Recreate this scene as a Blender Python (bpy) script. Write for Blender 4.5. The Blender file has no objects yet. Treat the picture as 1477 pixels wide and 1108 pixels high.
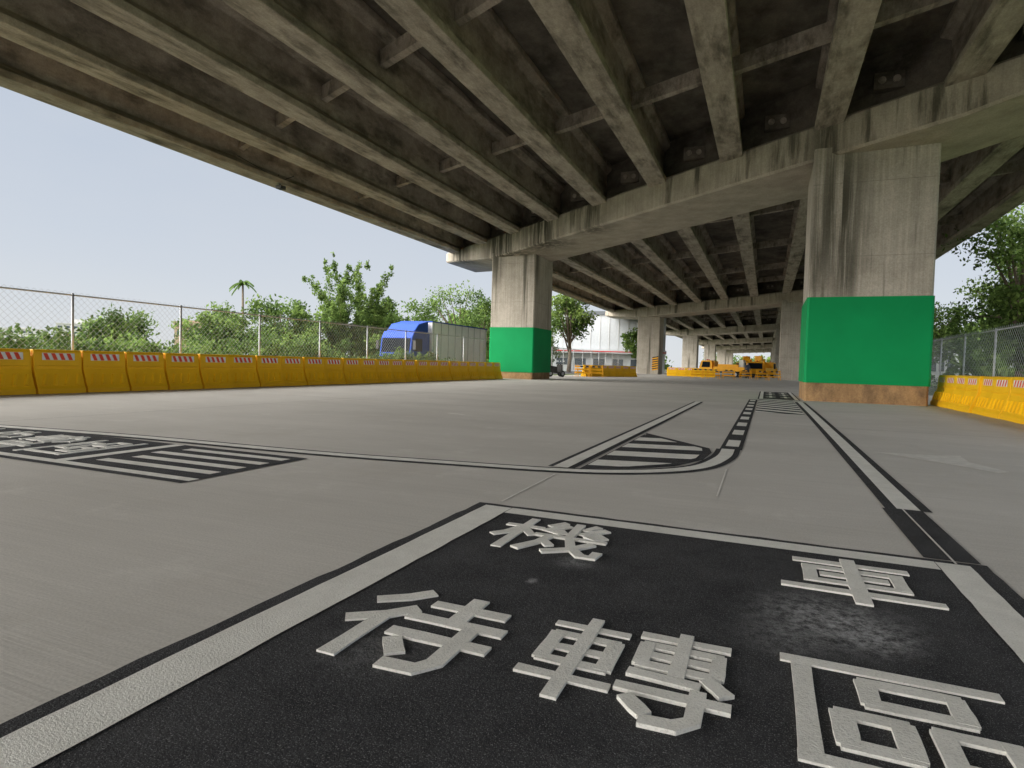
import bpy, math, random, bmesh
import numpy as np
from mathutils import Vector, Matrix
random.seed(7)
S=bpy.context.scene
COL=bpy.context.collection

# ------------------------------------------------------------------ materials
def newmat(name):
    m=bpy.data.materials.new(name); m.use_nodes=True
    nt=m.node_tree; b=nt.nodes['Principled BSDF']
    return m,nt,b
def N(nt,t,**kw):
    n=nt.nodes.new(t)
    for k,v in kw.items(): setattr(n,k,v)
    return n
def coords(nt,scale=(1,1,1),rot=(0,0,0)):
    tc=N(nt,'ShaderNodeTexCoord'); mp=N(nt,'ShaderNodeMapping')
    mp.inputs['Scale'].default_value=scale; mp.inputs['Rotation'].default_value=rot
    nt.links.new(tc.outputs['Object'],mp.inputs['Vector']); return mp.outputs['Vector']
def noise(nt,vec,scale,detail=4,rough=.55):
    n=N(nt,'ShaderNodeTexNoise'); n.inputs['Scale'].default_value=scale
    n.inputs['Detail'].default_value=detail; n.inputs['Roughness'].default_value=rough
    nt.links.new(vec,n.inputs['Vector']); return n.outputs['Fac']
def ramp(nt,fac,stops):
    r=N(nt,'ShaderNodeValToRGB'); e=r.color_ramp.elements
    while len(e)<len(stops): e.new(.5)
    for i,(p,c) in enumerate(stops):
        e[i].position=p
        if not isinstance(c,(tuple,list)): c=(c,c,c)
        e[i].color=(*c[:3],1)
    nt.links.new(fac,r.inputs['Fac']); return r.outputs['Color']
def mix(nt,fac,a,b,mode='MIX'):
    m=N(nt,'ShaderNodeMix',data_type='RGBA',blend_type=mode)
    for sock,v in ((m.inputs[0],fac),(m.inputs[6],a),(m.inputs[7],b)):
        if hasattr(v,'links') or hasattr(v,'is_output'): nt.links.new(v,sock)
        elif isinstance(v,(int,float)): sock.default_value=v
        else: sock.default_value=(*v[:3],1)
    return m.outputs[2]
def mul(nt,a,b):
    m=N(nt,'ShaderNodeMath',operation='MULTIPLY')
    for s_,v in ((m.inputs[0],a),(m.inputs[1],b)):
        if isinstance(v,(int,float)): s_.default_value=v
        else: nt.links.new(v,s_)
    return m.outputs[0]
def bump(nt,b,h,strength=.3,dist=.02):
    n=N(nt,'ShaderNodeBump'); n.inputs['Strength'].default_value=strength; n.inputs['Distance'].default_value=dist
    nt.links.new(h,n.inputs['Height']); nt.links.new(n.outputs['Normal'],b.inputs['Normal'])
def simple(name,col,rough=.6,var=.15,scale=3,metal=0,spec=.3):
    m,nt,b=newmat(name); v=coords(nt)
    f=noise(nt,v,scale,5)
    lo=tuple(c*(1-var) for c in col); hi=tuple(min(1,c*(1+var)) for c in col)
    c=ramp(nt,f,[(.3,lo),(.7,hi)]); nt.links.new(c,b.inputs['Base Color'])
    b.inputs['Roughness'].default_value=rough; b.inputs['Metallic'].default_value=metal
    b.inputs['Specular IOR Level'].default_value=spec
    return m
def concrete(name,base,dark,stain,streak=(1.3,1.3,.10),lo=.46,hi=.66,big=.25,bstr=.25,stainamt=.8,lines=0,vertical=False,darkpatch=None):
    m,nt,b=newmat(name)
    f1=noise(nt,coords(nt),big*4,8,.65)
    c=ramp(nt,f1,[(.3,dark),(.68,base)])
    one=1.0
    if vertical:
        ge=N(nt,'ShaderNodeNewGeometry'); sp=N(nt,'ShaderNodeSeparateXYZ'); nt.links.new(ge.outputs['Normal'],sp.inputs[0])
        ab=N(nt,'ShaderNodeMath',operation='ABSOLUTE'); nt.links.new(sp.outputs['Z'],ab.inputs[0])
        one=ramp(nt,ab.outputs[0],[(.3,1.0),(.8,.12)])
    f2=noise(nt,coords(nt,streak),1.0,7,.62)
    s=ramp(nt,f2,[(lo,0),(hi,stainamt)])
    c=mix(nt,mul(nt,s,one),c,stain)
    f4=noise(nt,coords(nt,(streak[0]*2.7,streak[1]*2.7,streak[2]*2)),1.0,5,.6)
    c=mix(nt,mul(nt,ramp(nt,f4,[(.55,0),(.75,.4)]),one),c,tuple(min(1,k*1.3) for k in base))
    f5=noise(nt,coords(nt,(streak[0]*5,streak[1]*5,streak[2]*3)),1.0,4,.6)
    c=mix(nt,mul(nt,.38,one),c,ramp(nt,f5,[(.35,.55),(.6,1.0)]),'MULTIPLY')
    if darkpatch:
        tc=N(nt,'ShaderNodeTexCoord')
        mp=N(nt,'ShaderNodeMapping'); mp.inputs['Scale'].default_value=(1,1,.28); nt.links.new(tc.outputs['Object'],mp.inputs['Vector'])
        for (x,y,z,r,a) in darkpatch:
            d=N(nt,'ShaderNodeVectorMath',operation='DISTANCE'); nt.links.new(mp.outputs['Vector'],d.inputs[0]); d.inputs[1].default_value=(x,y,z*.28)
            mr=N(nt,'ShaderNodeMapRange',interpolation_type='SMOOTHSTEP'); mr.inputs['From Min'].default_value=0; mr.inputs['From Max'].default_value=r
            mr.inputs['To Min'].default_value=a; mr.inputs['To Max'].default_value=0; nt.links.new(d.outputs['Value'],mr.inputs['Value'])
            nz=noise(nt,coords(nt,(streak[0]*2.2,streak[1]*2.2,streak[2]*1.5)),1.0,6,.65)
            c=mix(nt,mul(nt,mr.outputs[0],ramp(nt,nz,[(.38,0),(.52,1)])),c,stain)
    f3=noise(nt,coords(nt),22,4,.7)
    c=mix(nt,.35,c,ramp(nt,f3,[(.35,.35),(.65,1.0)]),'MULTIPLY')
    if lines:
        tc=N(nt,'ShaderNodeTexCoord'); sp=N(nt,'ShaderNodeSeparateXYZ'); nt.links.new(tc.outputs['Object'],sp.inputs[0])
        mm=N(nt,'ShaderNodeMath',operation='PINGPONG'); mm.inputs[1].default_value=lines/2; nt.links.new(sp.outputs['Z'],mm.inputs[0])
        c=mix(nt,ramp(nt,mm.outputs[0],[(0,.55),(.014,0)]),c,(.12,.11,.09))
    nt.links.new(c,b.inputs['Base Color']); b.inputs['Roughness'].default_value=.88
    b.inputs['Specular IOR Level'].default_value=.2
    bump(nt,b,f3,bstr,.01)
    return m

M={}
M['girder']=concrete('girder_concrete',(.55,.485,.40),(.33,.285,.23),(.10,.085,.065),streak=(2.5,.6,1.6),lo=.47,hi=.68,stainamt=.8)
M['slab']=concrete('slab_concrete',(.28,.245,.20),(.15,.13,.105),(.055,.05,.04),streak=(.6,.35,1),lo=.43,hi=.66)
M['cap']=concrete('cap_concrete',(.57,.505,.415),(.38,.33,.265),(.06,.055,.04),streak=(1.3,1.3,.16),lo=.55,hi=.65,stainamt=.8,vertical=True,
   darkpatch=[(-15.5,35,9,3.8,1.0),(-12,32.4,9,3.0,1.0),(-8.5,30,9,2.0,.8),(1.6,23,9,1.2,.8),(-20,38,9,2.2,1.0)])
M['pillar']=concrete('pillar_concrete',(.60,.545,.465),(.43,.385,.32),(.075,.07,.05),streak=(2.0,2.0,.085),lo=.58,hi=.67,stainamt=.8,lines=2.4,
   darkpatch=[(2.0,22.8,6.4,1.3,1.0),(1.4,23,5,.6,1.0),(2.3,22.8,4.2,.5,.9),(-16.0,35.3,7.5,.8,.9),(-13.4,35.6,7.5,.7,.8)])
M['pillarbase']=concrete('pillar_base_concrete',(.56,.35,.17),(.36,.22,.11),(.2,.13,.08),streak=(1.5,1.5,1))
M['green']=simple('green_panel_paint',(.003,.28,.085),.65,.07,.8,0,.15)
M['steel']=simple('galvanised_steel',(.42,.43,.44),.45,.15,8,.4)
M['wire']=simple('chain_link_wire',(.40,.41,.42),.5,.1,8,.2)
M['black']=simple('black_rubber',(.02,.02,.02),.7,.2)
M['dark']=simple('dark_fitting',(.05,.048,.045),.7,.2)

def mat_pavement():
    m,nt,b=newmat('pavement_concrete')
    big=noise(nt,coords(nt,(.5,1,1)),.5,6,.6)
    c=ramp(nt,big,[(.28,(.55,.525,.48)),(.72,(.69,.66,.61))])
    broom=noise(nt,coords(nt,(1.2,75,1)),1.0,3,.6)
    c=mix(nt,.22,c,ramp(nt,broom,[(.3,.62),(.62,1.0)]),'MULTIPLY')
    broom2=noise(nt,coords(nt,(.5,16,1)),1.0,4,.6)
    c=mix(nt,.13,c,ramp(nt,broom2,[(.3,.7),(.62,1.0)]),'MULTIPLY')
    fine=noise(nt,coords(nt),95,3,.7)
    c=mix(nt,.42,c,ramp(nt,fine,[(.3,.5),(.6,1.0)]),'MULTIPLY')
    spots=noise(nt,coords(nt),1.7,6,.75)
    c=mix(nt,ramp(nt,spots,[(.56,0),(.76,.45)]),c,(.74,.72,.67))
    st=noise(nt,coords(nt,(.8,.4,1)),.9,6,.72)
    c=mix(nt,ramp(nt,st,[(.54,0),(.76,.42)]),c,(.44,.40,.345))
    sm=noise(nt,coords(nt),7,5,.8)
    c=mix(nt,ramp(nt,sm,[(.63,0),(.76,.3)]),c,(.42,.39,.345))
    nt.links.new(c,b.inputs['Base Color']); b.inputs['Roughness'].default_value=.85
    b.inputs['Specular IOR Level'].default_value=.15
    bump(nt,b,broom,.22,.004)
    return m
M['pave']=mat_pavement()
def mat_black():
    m,nt,b=newmat('black_road_coating')
    f=noise(nt,coords(nt),3.,6,.7)
    c=ramp(nt,f,[(.3,(.026,.026,.028)),(.7,(.056,.056,.058))])
    sp=noise(nt,coords(nt),210,2,.8)
    c=mix(nt,ramp(nt,sp,[(.57,0),(.67,.45)]),c,(.42,.42,.42))
    sp2=noise(nt,coords(nt),70,3,.8)
    c=mix(nt,ramp(nt,sp2,[(.5,0),(.75,.3)]),c,(.12,.12,.12))
    tc=N(nt,'ShaderNodeTexCoord')
    for (x,y,r,a) in ((.28,2.74,.42,.9),(.42,2.62,.2,.8),(-.85,2.95,.14,.6),(-.95,2.6,.05,1),(.1,2.45,.25,.35),(-1.2,1.75,.3,.25),(-.2,1.3,.4,.2)):
        d=N(nt,'ShaderNodeVectorMath',operation='DISTANCE'); nt.links.new(tc.outputs['Object'],d.inputs[0]); d.inputs[1].default_value=(x,y,0)
        mr=N(nt,'ShaderNodeMapRange',interpolation_type='SMOOTHSTEP'); mr.inputs['From Min'].default_value=0; mr.inputs['From Max'].default_value=r
        mr.inputs['To Min'].default_value=a; mr.inputs['To Max'].default_value=0
        nt.links.new(d.outputs['Value'],mr.inputs['Value'])
        nz=noise(nt,coords(nt),16,10,.92); g=ramp(nt,nz,[(.44,0),(.62,1)])
        c=mix(nt,mul(nt,mr.outputs[0],g),c,(.5,.5,.5))
    nt.links.new(c,b.inputs['Base Color']); b.inputs['Roughness'].default_value=.9
    b.inputs['Specular IOR Level'].default_value=.1
    bump(nt,b,sp2,.6,.009)
    return m
M['coat']=mat_black()
def mat_white():
    m,nt,b=newmat('white_road_paint')
    f=noise(nt,coords(nt),5,6,.7)
    c=ramp(nt,f,[(.3,(.68,.665,.61)),(.7,(.82,.805,.75))])
    sp=noise(nt,coords(nt),120,3,.75)
    c=mix(nt,ramp(nt,sp,[(.52,0),(.72,.5)]),c,(.32,.31,.29))
    dr=noise(nt,coords(nt),2.2,6,.75)
    c=mix(nt,ramp(nt,dr,[(.5,0),(.75,.35)]),c,(.45,.43,.39))
    nt.links.new(c,b.inputs['Base Color']); b.inputs['Roughness'].default_value=.75
    b.inputs['Specular IOR Level'].default_value=.2
    bump(nt,b,sp,.6,.008)
    return m
M['white']=mat_white()
M['ghost']=simple('faint_marking',(.62,.60,.555),.85,.12,9,0,.15)
M['asphalt']=simple('asphalt',(.055,.055,.058),.85,.2,2)
M['grassland']=concrete('grass_ground',(.10,.14,.045),(.055,.085,.025),(.16,.13,.08),streak=(.3,.3,1),lo=.5,hi=.8)

# ------------------------------------------------------------------ mesh builder
class MB:
    def __init__(s): s.v=[];s.f=[];s.m=[]
    def quad(s,pts,mi=0):
        n=len(s.v); s.v+= [tuple(p) for p in pts]; s.f.append(tuple(range(n,n+len(pts)))); s.m.append(mi)
    def box(s,x0,x1,y0,y1,z0,z1,mi=0):
        n=len(s.v)
        for z in (z0,z1):
            for x,y in ((x0,y0),(x1,y0),(x1,y1),(x0,y1)): s.v.append((x,y,z))
        for f in ((0,3,2,1),(4,5,6,7),(0,1,5,4),(1,2,6,5),(2,3,7,6),(3,0,4,7)):
            s.f.append(tuple(n+i for i in f)); s.m.append(mi)
    def hexa(s,p,mi=0):
        n=len(s.v); s.v+=[tuple(q) for q in p]
        for f in ((0,3,2,1),(4,5,6,7),(0,1,5,4),(1,2,6,5),(2,3,7,6),(3,0,4,7)):
            s.f.append(tuple(n+i for i in f)); s.m.append(mi)
    def prism(s,prof,p0,p1,ax,up=Vector((0,0,1)),mi=0,caps=True):
        n=len(s.v);k=len(prof)
        for p in (p0,p1):
            for a,b in prof: s.v.append(tuple(Vector(p)+Vector(ax)*a+Vector(up)*b))
        for i in range(k):
            j=(i+1)%k; s.f.append((n+i,n+j,n+k+j,n+k+i)); s.m.append(mi)
        if caps:
            s.f.append(tuple(range(n+k-1,n-1,-1))); s.m.append(mi)
            s.f.append(tuple(range(n+k,n+2*k))); s.m.append(mi)
    def tube(s,pts,rads,n=8,mi=0,cap=True):
        base=len(s.v); pts=[Vector(p) for p in pts]
        for i,p in enumerate(pts):
            d=(pts[min(i+1,len(pts)-1)]-pts[max(i-1,0)]).normalized()
            a=d.cross(Vector((0,0,1)) if abs(d.z)<.9 else Vector((1,0,0))).normalized(); b=d.cross(a)
            for k in range(n):
                t=2*math.pi*k/n; s.v.append(tuple(p+(a*math.cos(t)+b*math.sin(t))*rads[i]))
        for i in range(len(pts)-1):
            for k in range(n):
                q=(k+1)%n; s.f.append((base+i*n+k,base+i*n+q,base+(i+1)*n+q,base+(i+1)*n+k)); s.m.append(mi)
        if cap:
            s.f.append(tuple(base+k for k in range(n-1,-1,-1))); s.m.append(mi)
            e=base+(len(pts)-1)*n; s.f.append(tuple(e+k for k in range(n))); s.m.append(mi)
    def obj(s,name,mats,parent=None,smooth=False,bevel=0,fix=True):
        me=bpy.data.meshes.new(name); me.from_pydata(s.v,[],s.f); 
        for mm in mats: me.materials.append(mm)
        me.polygons.foreach_set('material_index',s.m)
        if smooth: me.polygons.foreach_set('use_smooth',[True]*len(s.f))
        me.update()
        if fix:
            bm=bmesh.new(); bm.from_mesh(me); bmesh.ops.recalc_face_normals(bm,faces=bm.faces); bm.to_mesh(me); bm.free()
        o=bpy.data.objects.new(name,me); COL.objects.link(o)
        if parent: o.parent=parent
        if bevel:
            md=o.modifiers.new('b','BEVEL'); md.width=bevel; md.segments=2; md.limit_method='ANGLE'
        return o
def empty(name,loc=(0,0,0),rz=0,sc=1):
    e=bpy.data.objects.new(name,None); COL.objects.link(e); e.location=loc; e.rotation_euler=(0,0,rz); e.empty_display_size=.2; e.scale=(sc,sc,sc)
    return e

# ------------------------------------------------------------------ ground
g=MB(); g.quad([(-1500,-1500,-.06),(1500,-1500,-.06),(1500,1500,-.06),(-1500,1500,-.06)]); g.obj('ground',[M['grassland']],fix=False)
g=MB(); g.quad([(-17.2,-60,0),(7.2,-60,0),(7.2,420,0),(-17.2,420,0)]); g.obj('pavement',[M['pave']],fix=False)
g=MB(); g.quad([(-28,-200,-.03),(-20.3,-200,-.03),(-20.3,500,-.03),(-28,500,-.03)]); g.obj('side_road',[M['asphalt']],fix=False)
g=MB()
for y in (12.3,27.5,44.5,61,78): g.quad([(-16.9,y,.002),(6.9,y,.002),(6.9,y+.012,.002),(-16.9,y+.012,.002)])
for x in (-9.6,): g.quad([(x,-5,.003),(x+.012,-5,.003),(x+.012,200,.003),(x,200,.003)])
g.obj('pavement_joints',[M['dark']],fix=False)

# ------------------------------------------------------------------ markings
def strip(mb,pts,w,z,mi=0,off=0):
    pts=[Vector((p[0],p[1])) for p in pts]; L=[];R=[]
    for i,p in enumerate(pts):
        d=(pts[min(i+1,len(pts)-1)]-pts[max(i-1,0)]).normalized(); n=Vector((-d.y,d.x))
        L.append(p+n*(off+w/2)); R.append(p+n*(off-w/2))
    for i in range(len(pts)-1):
        mb.quad([(*R[i],z),(*R[i+1],z),(*L[i+1],z),(*L[i],z)],mi)
def rect(mb,x0,x1,y0,y1,z,mi=0): mb.quad([(x0,y0,z),(x1,y0,z),(x1,y1,z),(x0,y1,z)],mi)
def smooth_curve(p,n=6):
    out=[]
    P=[Vector((a,b)) for a,b in p]
    for i in range(len(P)-1):
        p0=P[max(i-1,0)];p1=P[i];p2=P[i+1];p3=P[min(i+2,len(P)-1)]
        for k in range(n):
            t=k/n; out.append(.5*((2*p1)+(p2-p0)*t+(2*p0-5*p1+4*p2-p3)*t*t+(3*p1-p0-3*p2+p3)*t**3))
    out.append(P[-1]); return out
Z1,Z2,Z3=.004,.008,.012
mk=MB()
def ragged(mb,x0,x1,y0,y1,z,mi,amp=.008,step=.12):
    P=[]
    def edge(a,b):
        n=max(2,int((Vector(b)-Vector(a)).length/step)); d=(Vector(b)-Vector(a)).normalized(); nn=Vector((-d.y,d.x))
        for i in range(n): P.append(Vector(a).lerp(Vector(b),i/n)+nn*random.uniform(-amp,amp))
    edge((x0,y0),(x1,y0)); edge((x1,y0),(x1,y1)); edge((x1,y1),(x0,y1)); edge((x0,y1),(x0,y0))
    mb.quad([(p.x,p.y,z) for p in P],mi)
ragged(mk,-1.84,1.11,-.6,3.90,Z1,0)
def frame(mb,x0,x1,y0,y1,w,z,mi):
    rect(mb,x0,x0+w,y0,y1,z,mi); rect(mb,x1-w,x1,y0,y1,z,mi); rect(mb,x0+w,x1-w,y1-w,y1,z,mi)
ragged(mk,-1.765,-1.57,-.6,3.835,Z2,1,.003); ragged(mk,.865,1.02,-.6,3.835,Z2,1,.003); rect(mk,-1.566,.860,3.69,3.835,Z2+.0006,1)
rect(mk,.83,1.09,3.915,5.22,Z1,0); rect(mk,.955,.967,3.84,5.22,Z2+.001,2)
mk.obj('motorcycle_waiting_box_marking',[M['coat'],M['white'],M['ghost']],fix=False)

CH={
'che':[[(10,87),(90,87)],[(16,71),(84,71)],[(28,55),(72,55)],[(16,38),(84,38)],[(20,71),(20,38)],[(80,71),(80,38)],[(0,18),(100,18)],[(50,100),(50,-2)]],
'dai':[[(31,99),(20,86),(3,74)],[(35,71),(22,56),(2,42)],[(21,52),(21,0)],[(42,83),(93,83)],[(67,100),(67,62)],[(36,61),(100,61)],[(37,38),(100,38)],[(81,56),(81,14),(74,4),(54,3)],[(44,29),(55,15)]],
'zhuan':[[(2,88),(44,88)],[(5,73),(41,73)],[(10,55),(36,55)],[(5,38),(41,38)],[(6,73),(6,38)],[(40,73),(40,38)],[(0,20),(46,20)],[(23,102),(23,-1)],
  [(52,94),(98,94)],[(55,81),(95,81)],[(61,68),(89,68)],[(55,55),(95,55)],[(56,81),(56,55)],[(94,81),(94,55)],[(75,103),(75,48)],[(53,43),(86,41)],[(90,50),(99,38)],[(50,25),(101,25)],[(87,34),(87,6),(80,-2),(66,-3)],[(56,15),(66,3)]],
'qu':[[(0,96),(97,96)],[(9,96),(9,4)],[(5,4),(102,4)],[(36,83),(78,83)],[(36,61),(78,61)],[(38,83),(38,61)],[(76,83),(76,61)],
  [(22,46),(50,46)],[(22,20),(50,20)],[(24,46),(24,20)],[(48,46),(48,20)],[(61,46),(91,46)],[(61,20),(91,20)],[(63,46),(63,20)],[(89,46),(89,20)]],
'ji':[[(0,72),(35,72)],[(18,100),(18,0)],[(15,64),(9,46),(0,34)],[(21,62),(33,46)],
  [(50,99),(40,84),(51,80)],[(56,90),(40,67),(54,63)],[(53,70),(58,62)],[(82,99),(74,84),(86,80)],[(92,90),(74,67),(90,63)],[(88,71),(96,61)],
  [(36,50),(100,50)],[(50,50),(46,28),(34,3)],[(48,34),(58,21)],[(65,98),(67,52),(77,22),(90,4),(100,4),(101,17)],[(91,39),(78,18),(58,3)],[(80,62),(90,55)]]}
def glyph(name,key,x,y,w,h,rot=0,sw=.060):
    mb=MB()
    c,s_=math.cos(rot),math.sin(rot)
    for i,st in enumerate(CH[key]):
        z=Z2+.003+i*.00035
        P=[Vector((a/100*w,b/100*h)) for a,b in st]
        horiz=abs(P[-1].x-P[0].x)>abs(P[-1].y-P[0].y)
        ww=sw*(.95 if horiz else 1.1)*random.uniform(.93,1.07)
        if len(P)==2: P=[P[0],P[0].lerp(P[1],.33),P[0].lerp(P[1],.66),P[1]]
        L=[];R=[]
        for k,p in enumerate(P):
            d=(P[min(k+1,len(P)-1)]-P[max(k-1,0)]).normalized(); n=Vector((-d.y,d.x))
            q=p.copy()
            if k==0:q=p-d*.008
            if k==len(P)-1:q=p+d*.008
            j=random.uniform(.92,1.08)
            L.append(q+n*ww/2*j);R.append(q-n*ww/2*j)
        T=lambda v,zz:(x+v.x*c-v.y*s_,y+v.x*s_+v.y*c,zz)
        for k in range(len(P)-1):
            mb.quad([T(R[k],z),T(R[k+1],z),T(L[k+1],z),T(L[k],z)])
            mb.quad([T(R[k],Z1),T(R[k+1],Z1),T(R[k+1],z),T(R[k],z)]); mb.quad([T(L[k+1],Z1),T(L[k],Z1),T(L[k],z),T(L[k+1],z)])
        mb.quad([T(L[0],Z1),T(R[0],Z1),T(R[0],z),T(L[0],z)]); mb.quad([T(R[-1],Z1),T(L[-1],Z1),T(L[-1],z),T(R[-1],z)])
    return mb.obj(name,[M['white']],fix=False)
lettering=empty('road_lettering')
for nm,k,x,y,w,h,sw in (('character_motor','ji',-1.43,3.0,.64,.62,.050),('character_vehicle','che',.11,2.99,.635,.63,.060),
    ('character_wait','dai',-1.46,1.64,.61,.62,.066),('character_turn','zhuan',-.71,1.71,.64,.57,.047),('character_zone','qu',.09,1.70,.63,.62,.055)):
    o=glyph(nm,k,x,y,w,h,sw=sw); o.parent=lettering

lm=MB()
RL=[(1.0,5.22),(1.02,10),(1.03,16),(1.02,21.5)]
strip(lm,RL,.30,Z1,0); strip(lm,RL,.15,Z2,1)
B=smooth_curve([(-14.2,3.9),(-10.5,4.45),(-8.3,4.75),(-6.72,4.93),(-4.35,5.06),(-3.0,5.24),(-1.75,5.46),(-1.05,5.80),(-.60,6.35),(-.42,7.2),(-.40,8.0)])
strip(lm,B,.28,Z1,0); strip(lm,B,.15,Z2,1)
rect(lm,-.50,-.24,8.0,21.9,Z1,0)
y=8.3
while y<21.5: rect(lm,-.45,-.29,y,y+.75,Z2,1); y+=1.55
strip(lm,[(-1.80,5.62),(-1.80,12),(-1.82,18.8)],.27,Z1+.0013,0); strip(lm,[(-1.80,5.60),(-1.80,12),(-1.82,18.7)],.15,Z2+.0013,1)
lm.obj('lane_line_markings',[M['coat'],M['white']],fix=False)

def clip_poly(poly,a,b,c):
    out=[]
    for i in range(len(poly)):
        p=poly[i];q=poly[(i+1)%len(poly)]; dp=a*p[0]+b*p[1]-c; dq=a*q[0]+b*q[1]-c
        if dp<=0: out.append(p)
        if dp*dq<0: t=dp/(dp-dq); out.append((p[0]+(q[0]-p[0])*t,p[1]+(q[1]-p[1])*t))
    return out
def hatch(mb,poly,ang,w,gap,z,mi,phase=0):
    nx,ny=-math.sin(ang),math.cos(ang); vals=[p[0]*nx+p[1]*ny for p in poly]; t=min(vals)+phase
    while t<max(vals):
        q=clip_poly(poly,-nx,-ny,-t); q=clip_poly(q,nx,ny,t+w) if q else q
        if q and len(q)>2: mb.quad([(*p,z) for p in q],mi)
        t+=w+gap
im=MB()
isl=[(-1.62,5.62),(-1.2,5.86),(-.82,6.28),(-.60,6.9),(-.56,7.55),(-.62,7.95),(-1.62,9.2)]
im.quad([(*p,Z1+.002) for p in isl],0)
inner=[(-1.60,5.75),(-1.22,5.98),(-.88,6.38),(-.68,6.95),(-.66,7.5),(-.7,7.85),(-1.60,8.95)]
hatch(im,inner,math.radians(14),.38,.36,Z2+.003,1,.1)
im.obj('hatched_island_marking',[M['coat'],M['white']],fix=False)
zm=MB()
zp=[(-.21,15.4),(.84,15.4),(.84,22.4),(-.21,22.4)]
zm.quad([(*p,Z1+.001) for p in zp],0); hatch(zm,zp,math.radians(-40),.40,.36,Z2,1)
rect(zm,-.25,1.1,22.6,30.5,Z1,0); frame(zm,-.2,1.05,22.7,30.4,.12,Z2,1); rect(zm,-.08,.93,22.7,22.85,Z2,1)
for yy in (24.2,26.4,28.4):
    for xx in (.0,.5):
        rect(zm,xx,xx+.36,yy,yy+.14,Z2,1); rect(zm,xx+.04,xx+.32,yy+.34,yy+.46,Z2,1); rect(zm,xx,xx+.36,yy+.72,yy+.86,Z2,1); rect(zm,xx+.13,xx+.23,yy-.25,yy+1.1,Z2+.002,1)
zm.obj('lane_hatching_marking',[M['coat'],M['white']],fix=False)
bm_=MB()
rect(bm_,-9.3,-4.12,3.33,4.74,Z1+.001,0)
rect(bm_,-9.3,-4.12,3.40,3.50,Z2,1); rect(bm_,-5.92,-5.78,3.50,4.72,Z2,1)
for i in range(4): 
    y0=3.66+i*.27; bm_.quad([(-5.62+.1*(i%2),y0,Z2),(-4.22,y0+.02,Z2),(-4.22,y0+.14,Z2),(-5.62+.1*(i%2),y0+.12,Z2)],1)
bm_.obj('crossing_waiting_box_marking',[M['coat'],M['white']],fix=False)
l2=empty('road_lettering')
for nm,k,x,y,w,h in (('character_zone','qu',-6.15,3.62,.52,.62),('character_turn','zhuan',-6.95,3.62,.52,.62),('character_wait','dai',-7.75,3.62,.52,.62),('character_vehicle','che',-8.55,3.62,.5,.62)):
    o=glyph(nm,k,x,y,w+.4,h,rot=math.radians(90),sw=.06); o.parent=l2
gm=MB()
gm.quad([(1.29,8.89,Z1),(2.05,8.05,Z1),(2.25,7.74,Z1),(2.40,7.9,Z1),(2.2,8.5,Z1),(2.26,9.12,Z1),(1.9,8.95,Z1)],0)
strip(gm,[(-1.72,4.0),(-1.735,5.25)],.015,Z1,1); strip(gm,[(-.32,5.0),(-.33,6.4)],.012,Z1,1)
strip(gm,[(-5.6,10.3),(-5.2,10.2)],.08,Z1,1)
gm.obj('faint_road_marks',[M['ghost'],M['white']],fix=False)

# ------------------------------------------------------------------ viaduct
SL=.021
def zb(x): return 9.08+SL*x
SPAN=47.5
GX=[-20.6+3.17*k for k in range(9)]+[7.75,10.55]
XL,XR=-22.3,12.4
def capy(x): return 26.6-.703*x
via=empty('elevated_viaduct')
prof=[(-.42,0),(.42,0),(.42,.22),(.13,.48),(.13,1.62),(.40,1.82),(.40,2.04),(-.40,2.04),(-.40,1.82),(-.13,1.62),(-.13,.48),(-.42,.22)]
gd=MB()
for n in range(0,7):
    for x in GX:
        y0=capy(x)+n*SPAN-SPAN+.06; y1=capy(x)+n*SPAN-.06
        gd.prism(prof,(x,y0,zb(x)),(x,y1,zb(x)),(1,0,0),mi=0)
gd.obj('girders',[M['girder']],via,bevel=.025)
dk=MB()
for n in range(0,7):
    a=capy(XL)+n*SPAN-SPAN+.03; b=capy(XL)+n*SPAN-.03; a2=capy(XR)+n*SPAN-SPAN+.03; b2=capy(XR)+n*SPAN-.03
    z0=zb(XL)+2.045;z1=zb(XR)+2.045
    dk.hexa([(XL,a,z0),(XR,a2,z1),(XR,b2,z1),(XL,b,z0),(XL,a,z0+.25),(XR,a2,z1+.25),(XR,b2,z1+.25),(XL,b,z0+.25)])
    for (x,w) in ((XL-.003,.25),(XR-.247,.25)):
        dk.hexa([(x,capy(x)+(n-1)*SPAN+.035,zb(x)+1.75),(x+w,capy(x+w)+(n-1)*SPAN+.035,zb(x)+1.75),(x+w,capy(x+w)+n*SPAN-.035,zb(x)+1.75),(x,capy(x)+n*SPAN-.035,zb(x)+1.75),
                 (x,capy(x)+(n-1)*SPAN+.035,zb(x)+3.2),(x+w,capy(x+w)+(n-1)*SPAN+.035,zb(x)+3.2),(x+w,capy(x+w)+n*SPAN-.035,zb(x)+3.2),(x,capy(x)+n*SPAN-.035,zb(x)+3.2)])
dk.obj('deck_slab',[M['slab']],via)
dp=MB()
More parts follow.
